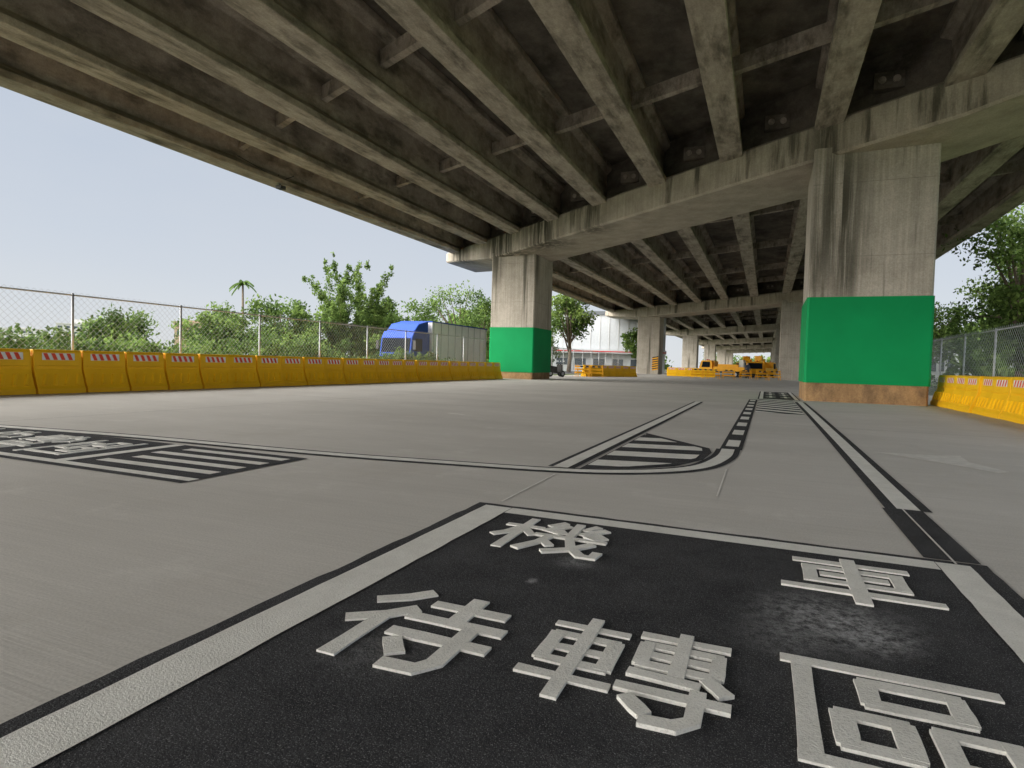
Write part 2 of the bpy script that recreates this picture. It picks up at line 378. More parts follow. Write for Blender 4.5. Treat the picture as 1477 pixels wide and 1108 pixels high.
for n in range(0,6):
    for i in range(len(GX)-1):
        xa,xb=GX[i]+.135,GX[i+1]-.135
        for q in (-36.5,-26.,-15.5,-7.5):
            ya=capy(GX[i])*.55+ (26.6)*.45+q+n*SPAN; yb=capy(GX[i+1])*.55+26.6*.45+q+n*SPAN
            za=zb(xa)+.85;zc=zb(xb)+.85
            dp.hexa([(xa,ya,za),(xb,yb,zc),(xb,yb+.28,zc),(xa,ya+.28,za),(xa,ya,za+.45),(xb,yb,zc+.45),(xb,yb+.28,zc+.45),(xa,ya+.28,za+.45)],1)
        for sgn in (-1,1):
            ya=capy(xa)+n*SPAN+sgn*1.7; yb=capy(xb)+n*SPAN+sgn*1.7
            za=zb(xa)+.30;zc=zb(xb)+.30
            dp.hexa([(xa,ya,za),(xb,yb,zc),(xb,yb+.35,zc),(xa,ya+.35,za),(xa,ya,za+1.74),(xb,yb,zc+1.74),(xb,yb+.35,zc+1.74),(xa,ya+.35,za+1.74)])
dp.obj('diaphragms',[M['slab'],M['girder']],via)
bx=MB()
for n in range(0,3):
    for i in range(len(GX)-1):
        xm=(GX[i]+GX[i+1])/2; y=capy(xm)+n*SPAN-1.98; z=zb(xm)+.75
        bx.box(xm-.42,xm+.42,y-.12,y+.2,z,z+.5,0)
        for s_ in (-.2,.2): bx.tube([(xm+s_,y-.18,z+.25),(xm+s_,y-.1,z+.25)],[.11,.11],12,1)
bx.obj('anchor_boxes',[M['slab'],M['girder']],via)
def cap_bottom(x):
    if x>4.8: return 8.22+ (x-4.8)*.14
    if x<-16.3: return 7.60+ (-16.3-x)*.10
    return 7.62+(x+16.3)*.0285
for n in range(-1,6):
    cp=MB(); xs=[-21.9,-16.3,-10,-4,1.2,4.8,8,11.7]
    F0,F1=-2.6,2.3
    rows=[]
    for x in xs:
        y=capy(x)+n*SPAN; rows.append([(x,y+F0,cap_bottom(x)),(x,y+F1,cap_bottom(x)),(x,y+F1,zb(x)+.22),(x,y+F0,zb(x)+.22)])
    for a,b in zip(rows,rows[1:]):
        for k in range(4): cp.quad([a[k],a[(k+1)%4],b[(k+1)%4],b[k]])
    cp.quad(rows[0]); cp.quad(rows[-1][::-1])
    o=cp.obj('pier_cap',[M['cap']],via)
    bm=bmesh.new(); bm.from_mesh(o.data); bmesh.ops.remove_doubles(bm,verts=bm.verts,dist=.001); bmesh.ops.recalc_face_normals(bm,faces=bm.faces); bm.to_mesh(o.data); bm.free()
    md=o.modifiers.new('b','BEVEL'); md.width=.08; md.segments=1; md.limit_method='ANGLE'
def chamf(x0,x1,y0,y1,c):
    return [(x0+c,y0),(x1-c,y0),(x1,y0+c),(x1,y1-c),(x1-c,y1),(x0+c,y1),(x0,y1-c),(x0,y0+c)]
def vprism(mb,poly,z0,z1,mi=0):
    n=len(mb.v);k=len(poly)
    for z in (z0,z1):
        for p in poly: mb.v.append((p[0],p[1],z))
    for i in range(k):
        j=(i+1)%k; mb.f.append((n+i,n+j,n+k+j,n+k+i)); mb.m.append(mi)
    mb.f.append(tuple(range(n+k-1,n-1,-1))); mb.m.append(mi); mb.f.append(tuple(range(n+k,n+2*k))); mb.m.append(mi)
for n in range(-1,6):
    for (x0,x1,y0,y1,top,g0,g1) in ((1.2,4.75,22.8,26.4,8.4,.62,3.48),(-16.3,-13.35,35.3,38.6,7.9,.42,3.22)):
        yo=n*SPAN; p=empty('bridge_pillar')
        s1=MB(); vprism(s1,chamf(x0,x1,y0+yo,y1+yo,.06),g0 if n==0 else .6,top); s1.obj('shaft',[M['pillar']],p)
        s2=MB(); vprism(s2,chamf(x0+.002,x1-.002,y0+.002+yo,y1-.002+yo,.06),-.05,g0 if n==0 else .6); s2.obj('shaft_base',[M['pillarbase'] if n==0 else M['pillar']],p)
        if n==0:
            e=.035; s3=MB(); vprism(s3,chamf(x0-e,x1+e,y0-e,y1+e,.07),g0+.002,g1); s3.obj('green_panel',[M['green']],p)
lp=empty('underbridge_lamp'); a=MB()
a.tube([(-20.35,21.2,9.05),(-20.3,21.25,8.6),(-20.25,21.3,8.55)],[.03,.03,.03],6); a.box(-20.4,-20.1,21.1,21.4,8.42,8.56)
a.tube([(-20.2,18.8,9.1),(-20.2,20,8.95),(-20.25,21.2,8.75),(-20.2,22,9.2)],[.02]*4,5); a.obj('lamp_body',[M['dark']],lp)

# ------------------------------------------------------------------ barriers
M['yellow']=simple('yellow_plastic',(.96,.53,.010),.5,.09,1.3,0,.3)
M['refw']=simple('reflective_white',(.85,.85,.83),.4,.03)
M['refr']=simple('reflective_red',(.80,.08,.03),.4,.03)
def barrier_mesh():
    mb=MB(); H=[(.29,0),(.29,.11),(.25,.17),(.145,.47),(.115,.56),(.095,.95),(.06,1.0)]
    prof=H+[(-a,b) for a,b in reversed(H)]
    mb.prism(prof,(0,.01,0),(0,1.035,0),(1,0,0))
    mb.box(-.05,.05,-.03,.05,.2,.85); 
    for sgn in (-1,1):
        for k in range(4):
            y=.10+k*.235
            def P(yy,t,o):
                a=.25+(.145-.25)*t+o; z=.17+.30*t+o*.3; return (sgn*a,yy,z)
            q=[P(y,0.05,-.01),P(y+.10,.05,-.01),P(y+.19,.95,-.01),P(y+.09,.95,-.01)]
            r=[P(y+.015,.1,.035),P(y+.085,.1,.035),P(y+.175,.9,.035),P(y+.105,.9,.035)]
            mb.hexa(q+r)
        def Q(yy,z,o): a=.115+(.095-.115)*((z-.56)/.39)+o; return (sgn*a,yy,z)
        mb.quad([Q(.18,.765,.004),Q(.88,.765,.004),Q(.88,.925,.004),Q(.18,.925,.004)],1)
        for k in range(4):
            y=.20+k*.165; dlt=.06
            mb.quad([Q(y+dlt,.77,.007),Q(y+dlt+.085,.77,.007),Q(y+.085,.92,.007),Q(y,.92,.007)],2)
        mb.hexa([Q(.08,.60,-.01),Q(.96,.60,-.01),Q(.96,.64,-.01),Q(.08,.64,-.01),Q(.09,.605,.022),Q(.95,.605,.022),Q(.95,.635,.022),Q(.09,.635,.022)])
    return mb
bmesh_o=barrier_mesh().obj('plastic_barrier',[M['yellow'],M['refw'],M['refr']],bevel=.012)
first=[bmesh_o]
def place_barrier(x,y,rz=0):
    if first: o=first.pop()
    else:
        o=bpy.data.objects.new('plastic_barrier',bmesh_o.data); COL.objects.link(o)
        md=o.modifiers.new('b','BEVEL'); md.width=.012; md.segments=2; md.limit_method='ANGLE'
    o.location=(x,y,0); o.rotation_euler=(random.uniform(-.006,.006),random.uniform(-.01,.01),rz)
y=2.0
while y<33.8:
    place_barrier(-15.17+random.uniform(-.03,.03),y,random.uniform(-.02,.02)); y+=1.075
y=11.2
while y<23.3:
    place_barrier(5.35+random.uniform(-.025,.025),y,random.uniform(-.02,.02)); y+=1.075
for i in range(7):
    place_barrier(-14.6+i*.45,51+i*.95,-.44+random.uniform(-.03,.03))
for i in range(5): place_barrier(-10.6+i*1.06,72.0+i*.1,-1.5)
for i in range(14): place_barrier(-15.0,60+i*1.07,0)

# ------------------------------------------------------------------ fences
def fence(name,x,y0,y1,h,post_ys,cell=.11):
    e=empty(name)
    w=MB()
    def seg(a,b,r):
        a=Vector(a);b=Vector(b); d=(b-a).normalized(); n1=Vector((1,0,0)); n2=d.cross(n1)
        n=len(w.v)
        for p in (a,b):
            for k in range(3):
                t=2*math.pi*k/3; w.v.append(tuple(p+(n1*math.cos(t)+n2*math.sin(t))*r))
        for k in range(3):
            q=(k+1)%3; w.f.append((n+k,n+q,n+3+q,n+3+k)); w.m.append(0)
    H=h-.1
    y=y0-H
    while y<y1:
        for s_ in (0,1):
            ya,yb=y,y+H; za,zc=(.1,h) if s_==0 else (h,.1)
            if yb<=y0 or ya>=y1: continue
            t0=max(0,(y0-ya)/H); t1=min(1,(y1-ya)/H)
            seg((x+.01*s_,ya+H*t0,za+(zc-za)*t0),(x+.01*s_,ya+H*t1,za+(zc-za)*t1),.0032)
        y+=cell
    w.obj('chain_link_mesh',[M['wire']],e,fix=False)
    p=MB()
    for yy in post_ys: p.tube([(x+.04,yy,-.05),(x+.04,yy,h-.03)],[.032,.032],8)
    p.tube([(x+.04,y0,h-.08),(x+.04,y1,h-.08)],[.022,.022],6); p.tube([(x+.04,y0,.12),(x+.04,y1,.12)],[.018,.018],6)
    p.obj('posts_and_rails',[M['steel']],e,smooth=True)
fence('chain_link_fence',-16.62,1,35,2.5,[10.2+3.15*n for n in range(-3,8)],cell=.16)
fence('chain_link_fence',-17.0,40,80,2.5,[40+3.15*n for n in range(0,13)],cell=.25)
fence('chain_link_fence',6.4,10,60,2.5,[10.4+3.15*n for n in range(0,16)],cell=.16)

# ------------------------------------------------------------------ vegetation
def leafmat(name,col):
    m,nt,b=newmat(name)
    f=noise(nt,coords(nt),1.1,4,.6)
    c=ramp(nt,f,[(.3,tuple(k*.6 for k in col)),(.7,tuple(k*1.35 for k in col))])
    nt.links.new(c,b.inputs['Base Color']); b.inputs['Roughness'].default_value=.65; b.inputs['Specular IOR Level'].default_value=.15
    tr=N(nt,'ShaderNodeBsdfTranslucent'); nt.links.new(c,tr.inputs['Color'])
    mx=N(nt,'ShaderNodeMixShader'); mx.inputs[0].default_value=.42
    nt.links.new(b.outputs[0],mx.inputs[1]); nt.links.new(tr.outputs[0],mx.inputs[2])
    nt.links.new(mx.outputs[0],nt.nodes['Material Output'].inputs['Surface']); return m
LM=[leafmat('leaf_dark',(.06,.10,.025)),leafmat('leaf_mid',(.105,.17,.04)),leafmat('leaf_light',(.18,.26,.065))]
M['bark']=simple('bark',(.14,.11,.08),.9,.25,6)
rng=np.random.default_rng(5)
def leaves(centers,radii,cnt,size,mats_idx,flat=.8,parent=None,name='foliage'):
    V=[];MI=[]
    for c,r,k,mi in zip(centers,radii,cnt,mats_idx):
        d=rng.normal(size=(k,3)); d/=np.linalg.norm(d,axis=1)[:,None]
        rad=r*rng.random(k)**.6*rng.uniform(.75,1.25,k)
        p=np.array(c)+d*rad[:,None]*np.array([1,1,flat])
        a=rng.normal(size=(k,3)); a/=np.linalg.norm(a,axis=1)[:,None]
        b=np.cross(a,rng.normal(size=(k,3))); b/=np.linalg.norm(b,axis=1)[:,None]
        s=size*rng.uniform(.6,1.4,k)[:,None]
        q=np.stack([p-a*s,p-b*s*.5,p+a*s,p+b*s*.5],1)
        V.append(q.reshape(-1,3)); 
        m=np.full(k,mi); m[rng.random(k)<.2]=(mi+1)%3; MI.append(m)
    V=np.concatenate(V); MI=np.concatenate(MI); n=len(V)//4
    me=bpy.data.meshes.new(name); me.vertices.add(len(V)); me.vertices.foreach_set('co',V.ravel())
    me.loops.add(n*4); me.loops.foreach_set('vertex_index',np.arange(n*4)); me.polygons.add(n)
    me.polygons.foreach_set('loop_start',np.arange(n)*4); me.polygons.foreach_set('loop_total',np.full(n,4))
    for mm in LM: me.materials.append(mm)
    me.polygons.foreach_set('material_index',MI.astype(np.int32)); me.update(); me.validate()
    o=bpy.data.objects.new(name,me); COL.objects.link(o)
    if parent: o.parent=parent
    return o
def tree(name,x,y,h,r,nc=26,per=170,size=.2,trunk=.35,low=.25):
    e=empty(name,(x,y,-.05)); t=MB(); th=h*trunk
    t.tube([(0,0,0),(.1,.05,th*.5),(0,.1,th),(.1,0,h*.7)],[h*.028,h*.022,h*.018,h*.006],8)
    cs=[];rs=[];ms=[]
    for i in range(nc):
        while True:
            p=rng.uniform(-1,1,3)
            if .25<np.linalg.norm(p)<1: break
        zc=h*(low+(1-low)*.5)+p[2]*h*(1-low)*.43
        c=(p[0]*r*.85,p[1]*r*.85,zc); cs.append(c); rs.append(r*rng.uniform(.22,.42)); 
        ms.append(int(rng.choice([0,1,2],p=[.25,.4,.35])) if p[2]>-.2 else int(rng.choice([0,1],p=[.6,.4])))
        if i%2==0: 
            t.tube([(0,.05,th*rng.uniform(.6,1.1)),(c[0]*.5,c[1]*.5,(th+c[2])*.5),c],[h*.012,h*.007,h*.003],5)
    t.obj('trunk',[M['bark']],e,smooth=True)
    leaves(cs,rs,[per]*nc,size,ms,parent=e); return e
for (x,y,h,r) in ((-41.6,36.8,4.6,3.4),(-46,41,5.4,3.2),(-40.6,42.7,6.9,3.4),(-37.0,43.0,5.4,3.0),(-36.,52.,7.4,3.2),(-35.8,57.5,8.0,4.2),(-37.3,71.1,11.5,5.5),(-31.2,65,9.0,4.2),(-30,80,10,5),(-50,34,4.6,3.4)):
    tree('broadleaf_tree',x,y,h,r,nc=28,per=170,size=.17,low=.08)
tree('broadleaf_tree',-23.5,75.3,10.6,4.2,nc=28,per=170,size=.2,low=.42)
tree('broadleaf_tree',-17.5,92,7,3,nc=24,per=150,size=.24,low=.3)
for (x,y,h,r) in ((14.2,46,13.5,4.6),(13.,37,7.5,3.0),(17.5,40,12,4.5),(11.5,60,8,4),(18,56,12,5)):
    tree('broadleaf_tree',x,y,h,r,nc=34,per=230,size=.14,low=.12)
def bamboo(x,y,h,n,spread=1.1):
    e=empty('bamboo_clump',(x,y,-.05)); t=MB(); cs=[];rs=[];ms=[]
    for i in range(n):
        a=i*2.4+rng.uniform(-.3,.3); lean=rng.uniform(.8,3.0); hh=h*(1-.5*(i/n)**1.2)*rng.uniform(.93,1.0); bx_,by_=rng.uniform(-spread,spread,2)
        pts=[]
        for k in range(13):
            s_=k/12; z=hh*(s_-.14*s_**6); off=lean*s_**3
            pts.append((bx_+math.cos(a)*off,by_+math.sin(a)*off,z))
        t.tube(pts,[.05*(1-.8*k/12) for k in range(13)],5)
        for k in range(3,13):
            for q in range(4):
                p=pts[k]; rr=.62*(1.12-.068*k); cs.append((p[0]+rng.normal()*rr*.55,p[1]+rng.normal()*rr*.55,p[2]+rng.normal()*.28-.1)); rs.append(rr); ms.append(int(rng.choice([1,2,0],p=[.4,.5,.1])))
    t.obj('culms',[simple('bamboo_culm',(.2,.22,.07),.5)],e,smooth=True)
    leaves(cs,rs,[22]*len(cs),.12,ms,flat=1.5,parent=e)
bamboo(-35.4,44.4,11.8,11,.7); bamboo(-34.2,47.2,10.8,11,.8); bamboo(-36,46,7,9,1.8)
pe=empty('palm_tree',(-71.5,67.7,-.05)); t=MB(); t.tube([(0,0,0),(.2,0,6),(.1,0,11.6)],[.22,.18,.13],8)
t.obj('trunk',[M['bark']],pe,smooth=True); f=MB()
for k in range(13):
    a=k*2.4; el=random.uniform(-.1,1.1); L=1.9
    prev=None
    for j in range(9):
        s_=j/8; rr=L*s_*math.cos(el*(1-s_*.3)); z=11.6+L*s_*math.sin(el)-1.5*s_*s_
        p=Vector((math.cos(a)*rr+.1,math.sin(a)*rr,z))
        if prev is not None:
            sd=Vector((-math.sin(a),math.cos(a),0))*.30*(1-abs(s_-.4))
            f.quad([prev,p,p+sd+Vector((0,0,-.25)),prev+sd*.8+Vector((0,0,-.22))]); f.quad([prev,p,p-sd+Vector((0,0,-.25)),prev-sd*.8+Vector((0,0,-.22))])
        prev=p
f.obj('fronds',[LM[1]],pe,fix=False)
cs=[];rs=[];ms=[]
y=0
while y<34:
    hh=1.15+.25*math.sin(y*.7)+.2*rng.random()
    for q in range(5):
        cs.append((-17.7-rng.random()*1.3,y+rng.normal()*.3,rng.uniform(.15,1)*hh)); rs.append(rng.uniform(.28,.45)); ms.append(int(rng.choice([0,1,2],p=[.4,.45,.15])))
    y+=.36
leaves(cs,rs,[70]*len(cs),.065,ms,name='hedge')
def mass(name,pts,per,size,rlo,rhi):
    cs=[];rs=[];ms=[]
    for (x,y,h) in pts:
        n=max(2,int(h/1.6))
        for k in range(n):
            cs.append((x+rng.normal()*1.2,y+rng.normal()*1.2,h*(k+.5)/n)); rs.append(rng.uniform(rlo,rhi)); ms.append(int(rng.choice([0,1,2],p=[.3,.4,.3])))
    leaves(cs,rs,[per]*len(cs),size,ms,name=name)
pts=[]
for i in range(40): pts.append((-29.5-rng.random()*7,14+i*.55+rng.normal(),rng.uniform(.9,1.6)+i*.03))
for i in range(50): pts.append((-31.5-rng.random()*7,36+i*.9+rng.normal(),rng.uniform(2.2,4.2)))
mass('scrub',pts,110,.13,.7,1.3)
pts=[]
for i in range(150):
    t=i/150; a=math.radians(200-210*t); R_=rng.uniform(150,230); x=R_*math.cos(a)*1.0; y=R_*math.sin(a)
    if -22<x<14 and y>0: continue
    pts.append((x,y,rng.uniform(2,5.5)))
for i in range(60): pts.append((-55+rng.random()*25-i*.3,75+i*3.2,rng.uniform(5,9)))
for i in range(70): pts.append((15+rng.random()*14,66+i*3.5,rng.uniform(4,8)))
for i in range(26): pts.append((-34+i*2.2,390+rng.random()*12,rng.uniform(6,10)))
mass('distant_trees',pts,50,.75,1.6,3.4)
cs=[];rs=[];ms=[]
for i in range(60): cs.append((7.6+rng.random()*3,14+i*.75,.3+rng.random()*.5)); rs.append(.5); ms.append(int(rng.choice([0,1])))
leaves(cs,rs,[60]*60,.08,ms,name='weeds')

# ------------------------------------------------------------------ buildings
M['bwall']=simple('pale_wall',(.55,.54,.52),.8,.06); M['bglass']=simple('window_glass',(.06,.08,.10),.15,.1,1,0,.6)
M['brown']=simple('brown_wall',(.42,.30,.22),.8,.1); M['redsign']=simple('red_fascia',(.55,.04,.04),.5,.05); M['whitewall']=simple('white_wall',(.50,.52,.54),.7,.05)
M['roofd']=simple('roof_edge_dark',(.12,.13,.14),.7,.1)
def building(name,x,y,w,d,h,rz,fl,cols,mw,wfl=None,mr=None):
    e=empty(name,(x,y,-.06),rz); a=MB(); a.box(-w/2,w/2,-d/2,d/2,0,h); a.obj('walls',[mw],e)
    b=MB(); fh=h/fl; cw_=w/cols
    for i in range(wfl or fl):
        for j in range(cols):
            xx=-w/2+cw_*(j+.5); zz=fh*(i+.35)
            b.box(xx-cw_*.3,xx+cw_*.3,-d/2-.04,-d/2+.02,zz,zz+fh*.35)
        for j in range(max(2,int(d/cw_))):
            yy=-d/2+cw_*(j+.5)
            if yy+cw_*.3<d/2: b.box(w/2-.02,w/2+.04,yy-cw_*.3,yy+cw_*.3,fh*(i+.35),fh*(i+.7)); b.box(-w/2-.04,-w/2+.02,yy-cw_*.3,yy+cw_*.3,fh*(i+.35),fh*(i+.7))
    b.obj('windows',[M['bglass']],e); c=MB(); c.box(-w/2-.2,w/2+.2,-d/2-.2,d/2+.2,h+.003,h+.5)
    c.box(-w*.2,w*.1,-d*.2,d*.2,h+.503,h+2.6 if h>10 else h+.9); c.obj('parapet',[mr or mw],e); return e
building('apartment_block',-300,190,20,14,13,.9,5,7,M['bwall']); building('apartment_block',-322,176,16,14,10,.9,4,6,M['bwall']); building('apartment_block',-288,204,12,12,11,.9,4,5,M['bwall'])
building('brown_house',-103.8,86.8,6.5,7,6.6,.8,2,3,M['brown'])
sh=building('roadside_shop',-24,98,17,12,8.8,.25,3,6,M['whitewall'],1,M['roofd'])
s_=MB(); s_.box(-8.6,8.6,-6.9,-6.05,2.9,3.5,0); s_.box(-8.6,8.6,-6.93,-6.901,3.1,3.25,1)
for k in range(12): s_.box(-8.5+k*1.42,-8.44+k*1.42,-6.06,-6.003,3.6,8.6,2)
s_.obj('fascia',[M['whitewall'],M['redsign'],M['bwall']],sh)
building('low_white_building',24,84,12,10,4.2,.1,1,5,M['whitewall'])

# ------------------------------------------------------------------ vehicles
M['blue']=simple('blue_truck_paint',(.012,.06,.34),.5,.06,2,0,.2); M['cargo']=simple('cargo_box_panel',(.80,.80,.82),.5,.05,2)
M['glass']=simple('vehicle_glass',(.012,.016,.02),.7,.1,1,0,.03); M['lampm']=simple('lamp_lens',(.7,.7,.65),.2,.05); M['orange']=simple('machine_yellow',(.90,.42,.01),.45,.08,2,0,.3)
M['redl']=simple('red_lens',(.5,.01,.01),.3,.05)
def wheel(mb,x,y,r,w,mt=0,mh=1):
    mb.tube([(x-w/2,y,r),(x+w/2,y,r)],[r,r],20,mt); mb.tube([(x-w/2-.01,y,r),(x+w/2+.01,y,r)],[r*.55,r*.55],14,mh)
def box_truck(x,y,rz):
    e=empty('box_truck',(x,y,-.03),rz,1.08)
    c=MB()
    out=[(0,.55),(0,1.35),(.18,2.35),(.45,2.75),(2.3,2.75),(2.3,.55)]
    c.prism(out,(-1.15,0,0),(1.15,0,0),(0,1,0)); 
    c.prism([(.55,2.753),(1.1,3.25),(2.25,3.5),(2.25,2.753)],(-1.05,0,0),(1.05,0,0),(0,1,0))
    c.obj('cab',[M['blue']],e,bevel=.06)
    g_=MB()
    g_.hexa([(-1.02,.045,1.42),(1.02,.045,1.42),(1.02,.20,2.30),(-1.02,.20,2.30),(-1.02,-.03,1.42),(1.02,-.03,1.42),(1.02,.13,2.30),(-1.02,.13,2.30)])
    for s1 in (-1,1):
        g_.quad([(s1*1.163,.35,1.5),(s1*1.163,1.35,1.5),(s1*1.163,1.35,2.3),(s1*1.163,.5,2.3)])
    g_.obj('windows',[M['glass']],e)
    d=MB(); d.box(-1.1,1.1,-.08,.3,.35,.62,0); d.box(-.8,.8,-.03,.0,.8,1.15,0)
    for s1 in (-1,1): d.box(s1*.95-.15,s1*.95+.15,-.10,-.081,.42,.56,1); d.box(s1*1.36-.1,s1*1.36+.1,.05,.14,1.6,2.15,0); d.tube([(s1*1.15,.12,2.2),(s1*1.36,.1,2.1)],[.02,.02],6,0)
    d.box(-.5,.5,2.0,10.6,.55,.85,0); d.box(-1.1,1.1,10.7,10.8,.5,.65,0)
    d.obj('bumper_mirrors_chassis',[M['dark'],M['lampm']],e)
    b=MB(); b.box(-1.22,1.22,2.45,10.8,.95,3.45,0)
    b.box(-1.245,1.245,2.42,10.83,3.453,3.53,2); b.box(-1.245,1.245,2.42,10.83,.86,.947,1)
    for k in range(9):
        for s1 in (-1,1): b.box(s1*1.235-.012,s1*1.235+.012,2.6+k*1.0,2.66+k*1.0,.953,3.447,1)
    b.obj('cargo_box',[M['cargo'],M['steel'],M['blue']],e)
    w=MB()
    for yy in (.95,8.3,9.4):
        for s1 in (-1,1): wheel(w,s1*1.0,yy,.48,.3)
    w.obj('wheels',[M['black'],M['steel']],e)
box_truck(-23.2,35.0,0)
def work_truck(x,y,rz,crane=False):
    e=empty('maintenance_truck',(x,y,0),rz); c=MB()
    c.prism([(0,.45),(0,1.05),(.25,1.95),(1.55,2.0),(1.6,.45)],(-.95,0,0),(.95,0,0),(0,1,0)); c.obj('cab',[M['orange']],e,bevel=.05)
    g_=MB(); g_.hexa([(-.85,.03,1.12),(.85,.03,1.12),(.85,.22,1.82),(-.85,.22,1.82),(-.85,-.03,1.12),(.85,-.03,1.12),(.85,.17,1.82),(-.85,.17,1.82)])
    for s1 in (-1,1): g_.quad([(s1*.963,.3,1.15),(s1*.963,1.3,1.15),(s1*.963,1.3,1.82),(s1*.963,.42,1.82)])
    g_.obj('windows',[M['glass']],e)
    b=MB(); b.box(-.35,.35,1.6,5.3,.5,.7,1); b.box(-.98,.98,1.75,5.3,.72,.82,0)
    for s1 in (-1,1): b.box(s1*.98-.03,s1*.98+.03,1.75,5.3,.82,1.25,0)
    b.box(-.95,.95,5.24,5.3,.82,1.25,0); b.box(-.95,.95,1.75,1.81,.82,1.9,0); b.box(-.9,.9,-.08,.2,.3,.5,1)
    for s1 in (-1,1): b.box(s1*.75-.1,s1*.75+.1,-.03,0,.7,.85,2); b.box(s1*.8-.08,s1*.8+.08,5.31,5.33,.55,.68,3)
    if crane:
        b.tube([(0,2.3,.8),(0,2.3,2.3)],[.16,.13],8,0); b.tube([(0,2.3,2.2),(0,4.6,2.7)],[.11,.08],6,0); b.box(-.4,.4,4.4,5.1,2.0,2.7,0)
    else: b.box(-.8,.8,2.2,4.6,.83,1.55,0); b.box(-.5,.5,4.6,5.1,.83,2.1,2)
    b.tube([(-.4,.8,2.0),(-.4,.8,2.15)],[.08,.06],8,3); b.tube([(.4,.8,2.0),(.4,.8,2.15)],[.08,.06],8,3)
    b.obj('bed',[M['orange'],M['dark'],M['lampm'],M['redl']],e)
    w=MB()
    for yy in (.8,4.3):
        for s1 in (-1,1): wheel(w,s1*.82,yy,.36,.22)
    w.obj('wheels',[M['black'],M['steel']],e)
work_truck(-7.5,79,-1.75); work_truck(-1.3,80,.25,True); work_truck(.2,86,2.9,True); work_truck(-4.,92,-1.3)
def barricade(x,y,rz):
    e=MB()
    for s1 in (-1,1):
        for t_ in (-1,1): e.tube([(s1*.55,t_*.28,0),(s1*.55,0,1.0)],[.022,.022],6,0)
    for t_ in (-1,1):
        for zz in (.35,.62,.86):
            yy=t_*.28*(1-zz)
            for k in range(5): e.box(-.6+k*.24,-.6+k*.24+.239,yy-.012,yy+.012,zz-.06,zz+.06,0 if k%2==0 or zz<.8 else 1)
    o=e.obj('folding_barricade',[M['orange'],M['dark']]); o.location=(x,y,0); o.rotation_euler=(0,0,rz)
for (x,y,r) in ((-14.6,50.5,.3),(-14.,49.2,.5),(-13.2,50.0,.4),(-6.2,62,.4),(-4.8,62.6,.4),(-3.4,63.0,.35),(-5.6,66,.3),(-.4,64.5,.5),(.7,65.2,.4),(-2.,68,.4)): barricade(x,y,r)
s_=MB()
for k in range(6): s_.quad([(-14.2,82.76,.5+k*.3),(-13.4,82.76,.65+k*.3),(-13.4,82.76,.8+k*.3),(-14.2,82.76,.65+k*.3)],0)
for k in range(6): s_.quad([(-14.2,82.76,.65+k*.3),(-13.4,82.76,.8+k*.3),(-13.4,82.76,.95+k*.3),(-14.2,82.76,.8+k*.3)],1)
s_.obj('hazard_striping',[M['orange'],M['dark']],fix=False)
def scooter(x,y,rz):
    e=empty('motor_scooter',(x,y,0),rz); b=MB()
    for yy in (-.62,.62): b.tube([(-.05,yy,.25),(.05,yy,.25)],[.25,.25],18,0); b.tube([(-.056,yy,.25),(.056,yy,.25)],[.13,.13],12,2)
    b.tube([(0,-.62,.25),(0,-.48,.75),(0,-.40,1.02)],[.05,.06,.04],8,0); b.tube([(-.33,-.36,1.05),(0,-.42,1.0),(.33,-.36,1.05)],[.022,.022,.022],6,0)
    b.hexa([(-.16,-.50,.35),(.16,-.50,.35),(.2,-.38,.35),(-.2,-.38,.35),(-.2,-.46,.95),(.2,-.46,.95),(.12,-.34,.95),(-.12,-.34,.95)],1)
    b.box(-.17,.17,-.38,.12,.26,.36,1)
    b.hexa([(-.17,.05,.28),(.17,.05,.28),(.14,.85,.5),(-.14,.85,.5),(-.16,.05,.72),(.16,.05,.72),(.12,.9,.80),(-.12,.9,.80)],1)
    b.hexa([(-.15,.02,.725),(.15,.02,.725),(.12,.8,.80),(-.12,.8,.80),(-.12,.06,.80),(.12,.06,.80),(.1,.76,.88),(-.1,.76,.88)],0)
    for s1 in (-1,1): b.tube([(s1*.3,-.38,1.05),(s1*.36,-.42,1.2)],[.012,.012],5,0); b.box(s1*.36-.07,s1*.36+.07,-.43,-.41,1.18,1.28,2)
    b.box(-.1,.1,-.53,-.47,.85,.97,2); b.obj('body',[M['black'],M['dark'],M['steel']],e,bevel=.01)
scooter(-15.2,45.5,2.6); scooter(-15.8,46.6,2.4)
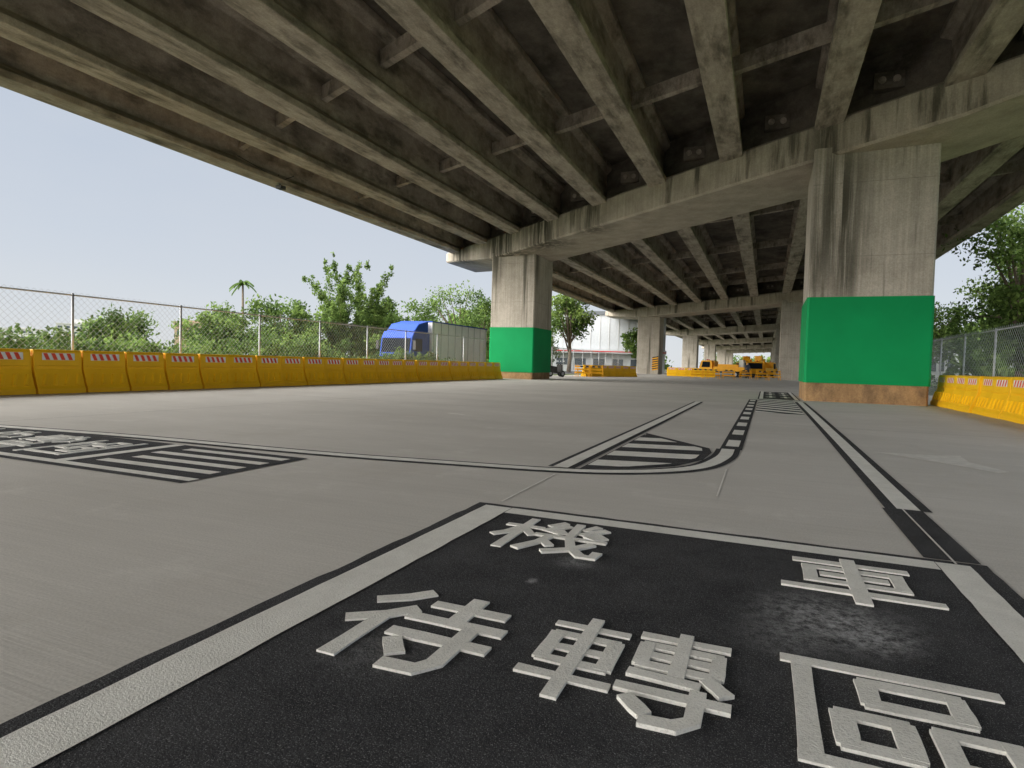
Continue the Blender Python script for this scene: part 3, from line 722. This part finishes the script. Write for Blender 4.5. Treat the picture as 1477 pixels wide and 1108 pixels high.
def person(x,y,rz):
    e=empty('standing_worker',(x,y,0),rz)
    V=[(0,0,.95),(0,0,1.15),(0,0,1.38),(0,.0,1.50),(0,-.01,1.62),(0,-.01,1.72),(.1,0,.9),(.12,-.02,.5),(.13,.02,.08),(.13,-.14,.04),(-.1,0,.9),(-.12,-.01,.5),(-.13,.02,.08),(-.13,-.14,.04),
       (.18,0,1.40),(.25,.02,1.12),(.24,-.12,.90),(.24,-.17,.82),(-.18,0,1.40),(-.25,.02,1.12),(-.24,-.12,.90),(-.24,-.17,.82)]
    E=[(0,1),(1,2),(2,3),(3,4),(4,5),(0,6),(6,7),(7,8),(8,9),(0,10),(10,11),(11,12),(12,13),(2,14),(14,15),(15,16),(16,17),(2,18),(18,19),(19,20),(20,21)]
    Rr=[.15,.14,.17,.06,.095,.085,.095,.065,.045,.04,.095,.065,.045,.04,.07,.05,.035,.035,.07,.05,.035,.035]
    me=bpy.data.meshes.new('body'); me.from_pydata(V,E,[]); o=bpy.data.objects.new('body',me); COL.objects.link(o); o.parent=e
    o.modifiers.new('s','SKIN'); 
    for i,r in enumerate(Rr): me.skin_vertices[0].data[i].radius=(r,r*.75 if i in (0,1,2) else r)
    me.skin_vertices[0].data[0].use_root=True
    md=o.modifiers.new('ss','SUBSURF'); md.levels=md.render_levels=2
    m,nt,b=newmat('work_clothes'); tc=N(nt,'ShaderNodeTexCoord'); sp=N(nt,'ShaderNodeSeparateXYZ'); nt.links.new(tc.outputs['Object'],sp.inputs[0])
    mr=N(nt,'ShaderNodeMapRange'); mr.inputs['From Max'].default_value=2; nt.links.new(sp.outputs['Z'],mr.inputs['Value'])
    r=N(nt,'ShaderNodeValToRGB'); r.color_ramp.interpolation='CONSTANT'; el=r.color_ramp.elements
    for _ in range(3): el.new(.5)
    for q,(p,c) in zip(el,((0,(.02,.02,.02)),(.05,(.03,.035,.06)),(.47,(.05,.06,.09)),(.75,(.45,.28,.2)),(.845,(.02,.015,.01)))): q.position=p; q.color=(*c,1)
    nt.links.new(mr.outputs[0],r.inputs['Fac']); nt.links.new(r.outputs['Color'],b.inputs['Base Color']); me.materials.append(m)
person(-1.9,70.5,.3)

# ------------------------------------------------------------------ light
w=bpy.data.worlds.new("World"); S.world=w; w.use_nodes=True; nt=w.node_tree; bg=nt.nodes['Background']
sky=N(nt,'ShaderNodeTexSky',sky_type='NISHITA'); sky.sun_disc=False
SE,SA=math.radians(30),math.radians(225)
sky.sun_elevation=SE; sky.sun_rotation=SA; sky.air_density=1.0; sky.dust_density=1.0; sky.ozone_density=2; sky.altitude=0
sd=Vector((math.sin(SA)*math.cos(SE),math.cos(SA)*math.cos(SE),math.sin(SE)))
tc=N(nt,'ShaderNodeTexCoord'); sp=N(nt,'ShaderNodeSeparateXYZ'); nt.links.new(tc.outputs['Generated'],sp.inputs[0])
K=1/.12
haze=ramp(nt,sp.outputs['Z'],[(0,(.76*K,.79*K,.82*K)),(.12,(.65*K,.70*K,.775*K)),(.42,(.47*K,.555*K,.69*K)),(.75,(1.5*K,1.6*K,1.7*K))])
cl=noise(nt,coords(nt,(1.2,1.2,3.5)),1.4,5,.55)
haze=mix(nt,ramp(nt,cl,[(.38,0),(.75,.55)]),haze,(.69*K,.72*K,.765*K))
hz=mix(nt,.92,sky.outputs[0],haze)
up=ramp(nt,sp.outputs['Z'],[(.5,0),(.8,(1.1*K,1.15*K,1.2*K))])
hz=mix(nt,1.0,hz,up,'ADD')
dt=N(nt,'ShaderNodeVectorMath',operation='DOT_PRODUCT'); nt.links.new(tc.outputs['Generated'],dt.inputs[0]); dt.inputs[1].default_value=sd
gl=ramp(nt,dt.outputs['Value'],[(.42,0),(.62,(2.3*K,2.2*K,2.08*K)),(1,(8*K,7.7*K,7.2*K))])  # glow lobe added to the sky behind the camera to brighten the ground
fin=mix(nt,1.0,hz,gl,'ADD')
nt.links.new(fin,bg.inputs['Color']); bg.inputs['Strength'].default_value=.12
sl=bpy.data.lights.new('sun','SUN'); sl.energy=2.7; sl.angle=math.radians(60); sl.color=(1,.96,.90)
so=bpy.data.objects.new('sun',sl); COL.objects.link(so)
so.rotation_euler=sd.to_track_quat('Z','Y').to_euler()

# ------------------------------------------------------------------ camera
cd=bpy.data.cameras.new('camera'); co=bpy.data.objects.new('camera',cd); COL.objects.link(co)
cd.sensor_width=36; cd.lens=880/1477*36; cd.clip_start=.05; cd.clip_end=5000
yaw,p,R=math.radians(22.6),math.radians(1.99),math.radians(1.63)
f=Vector((-math.sin(yaw)*math.cos(p),math.cos(yaw)*math.cos(p),-math.sin(p))); r0=Vector((math.cos(yaw),math.sin(yaw),0)); u0=r0.cross(f)
r=r0*math.cos(R)+u0*math.sin(R); u=u0*math.cos(R)-r0*math.sin(R)
m=Matrix((r,u,-f)).transposed().to_4x4(); m.translation=Vector((0,0,1)); co.matrix_world=m
S.camera=co
S.view_settings.view_transform='Standard'; S.view_settings.look='None'; S.view_settings.exposure=0
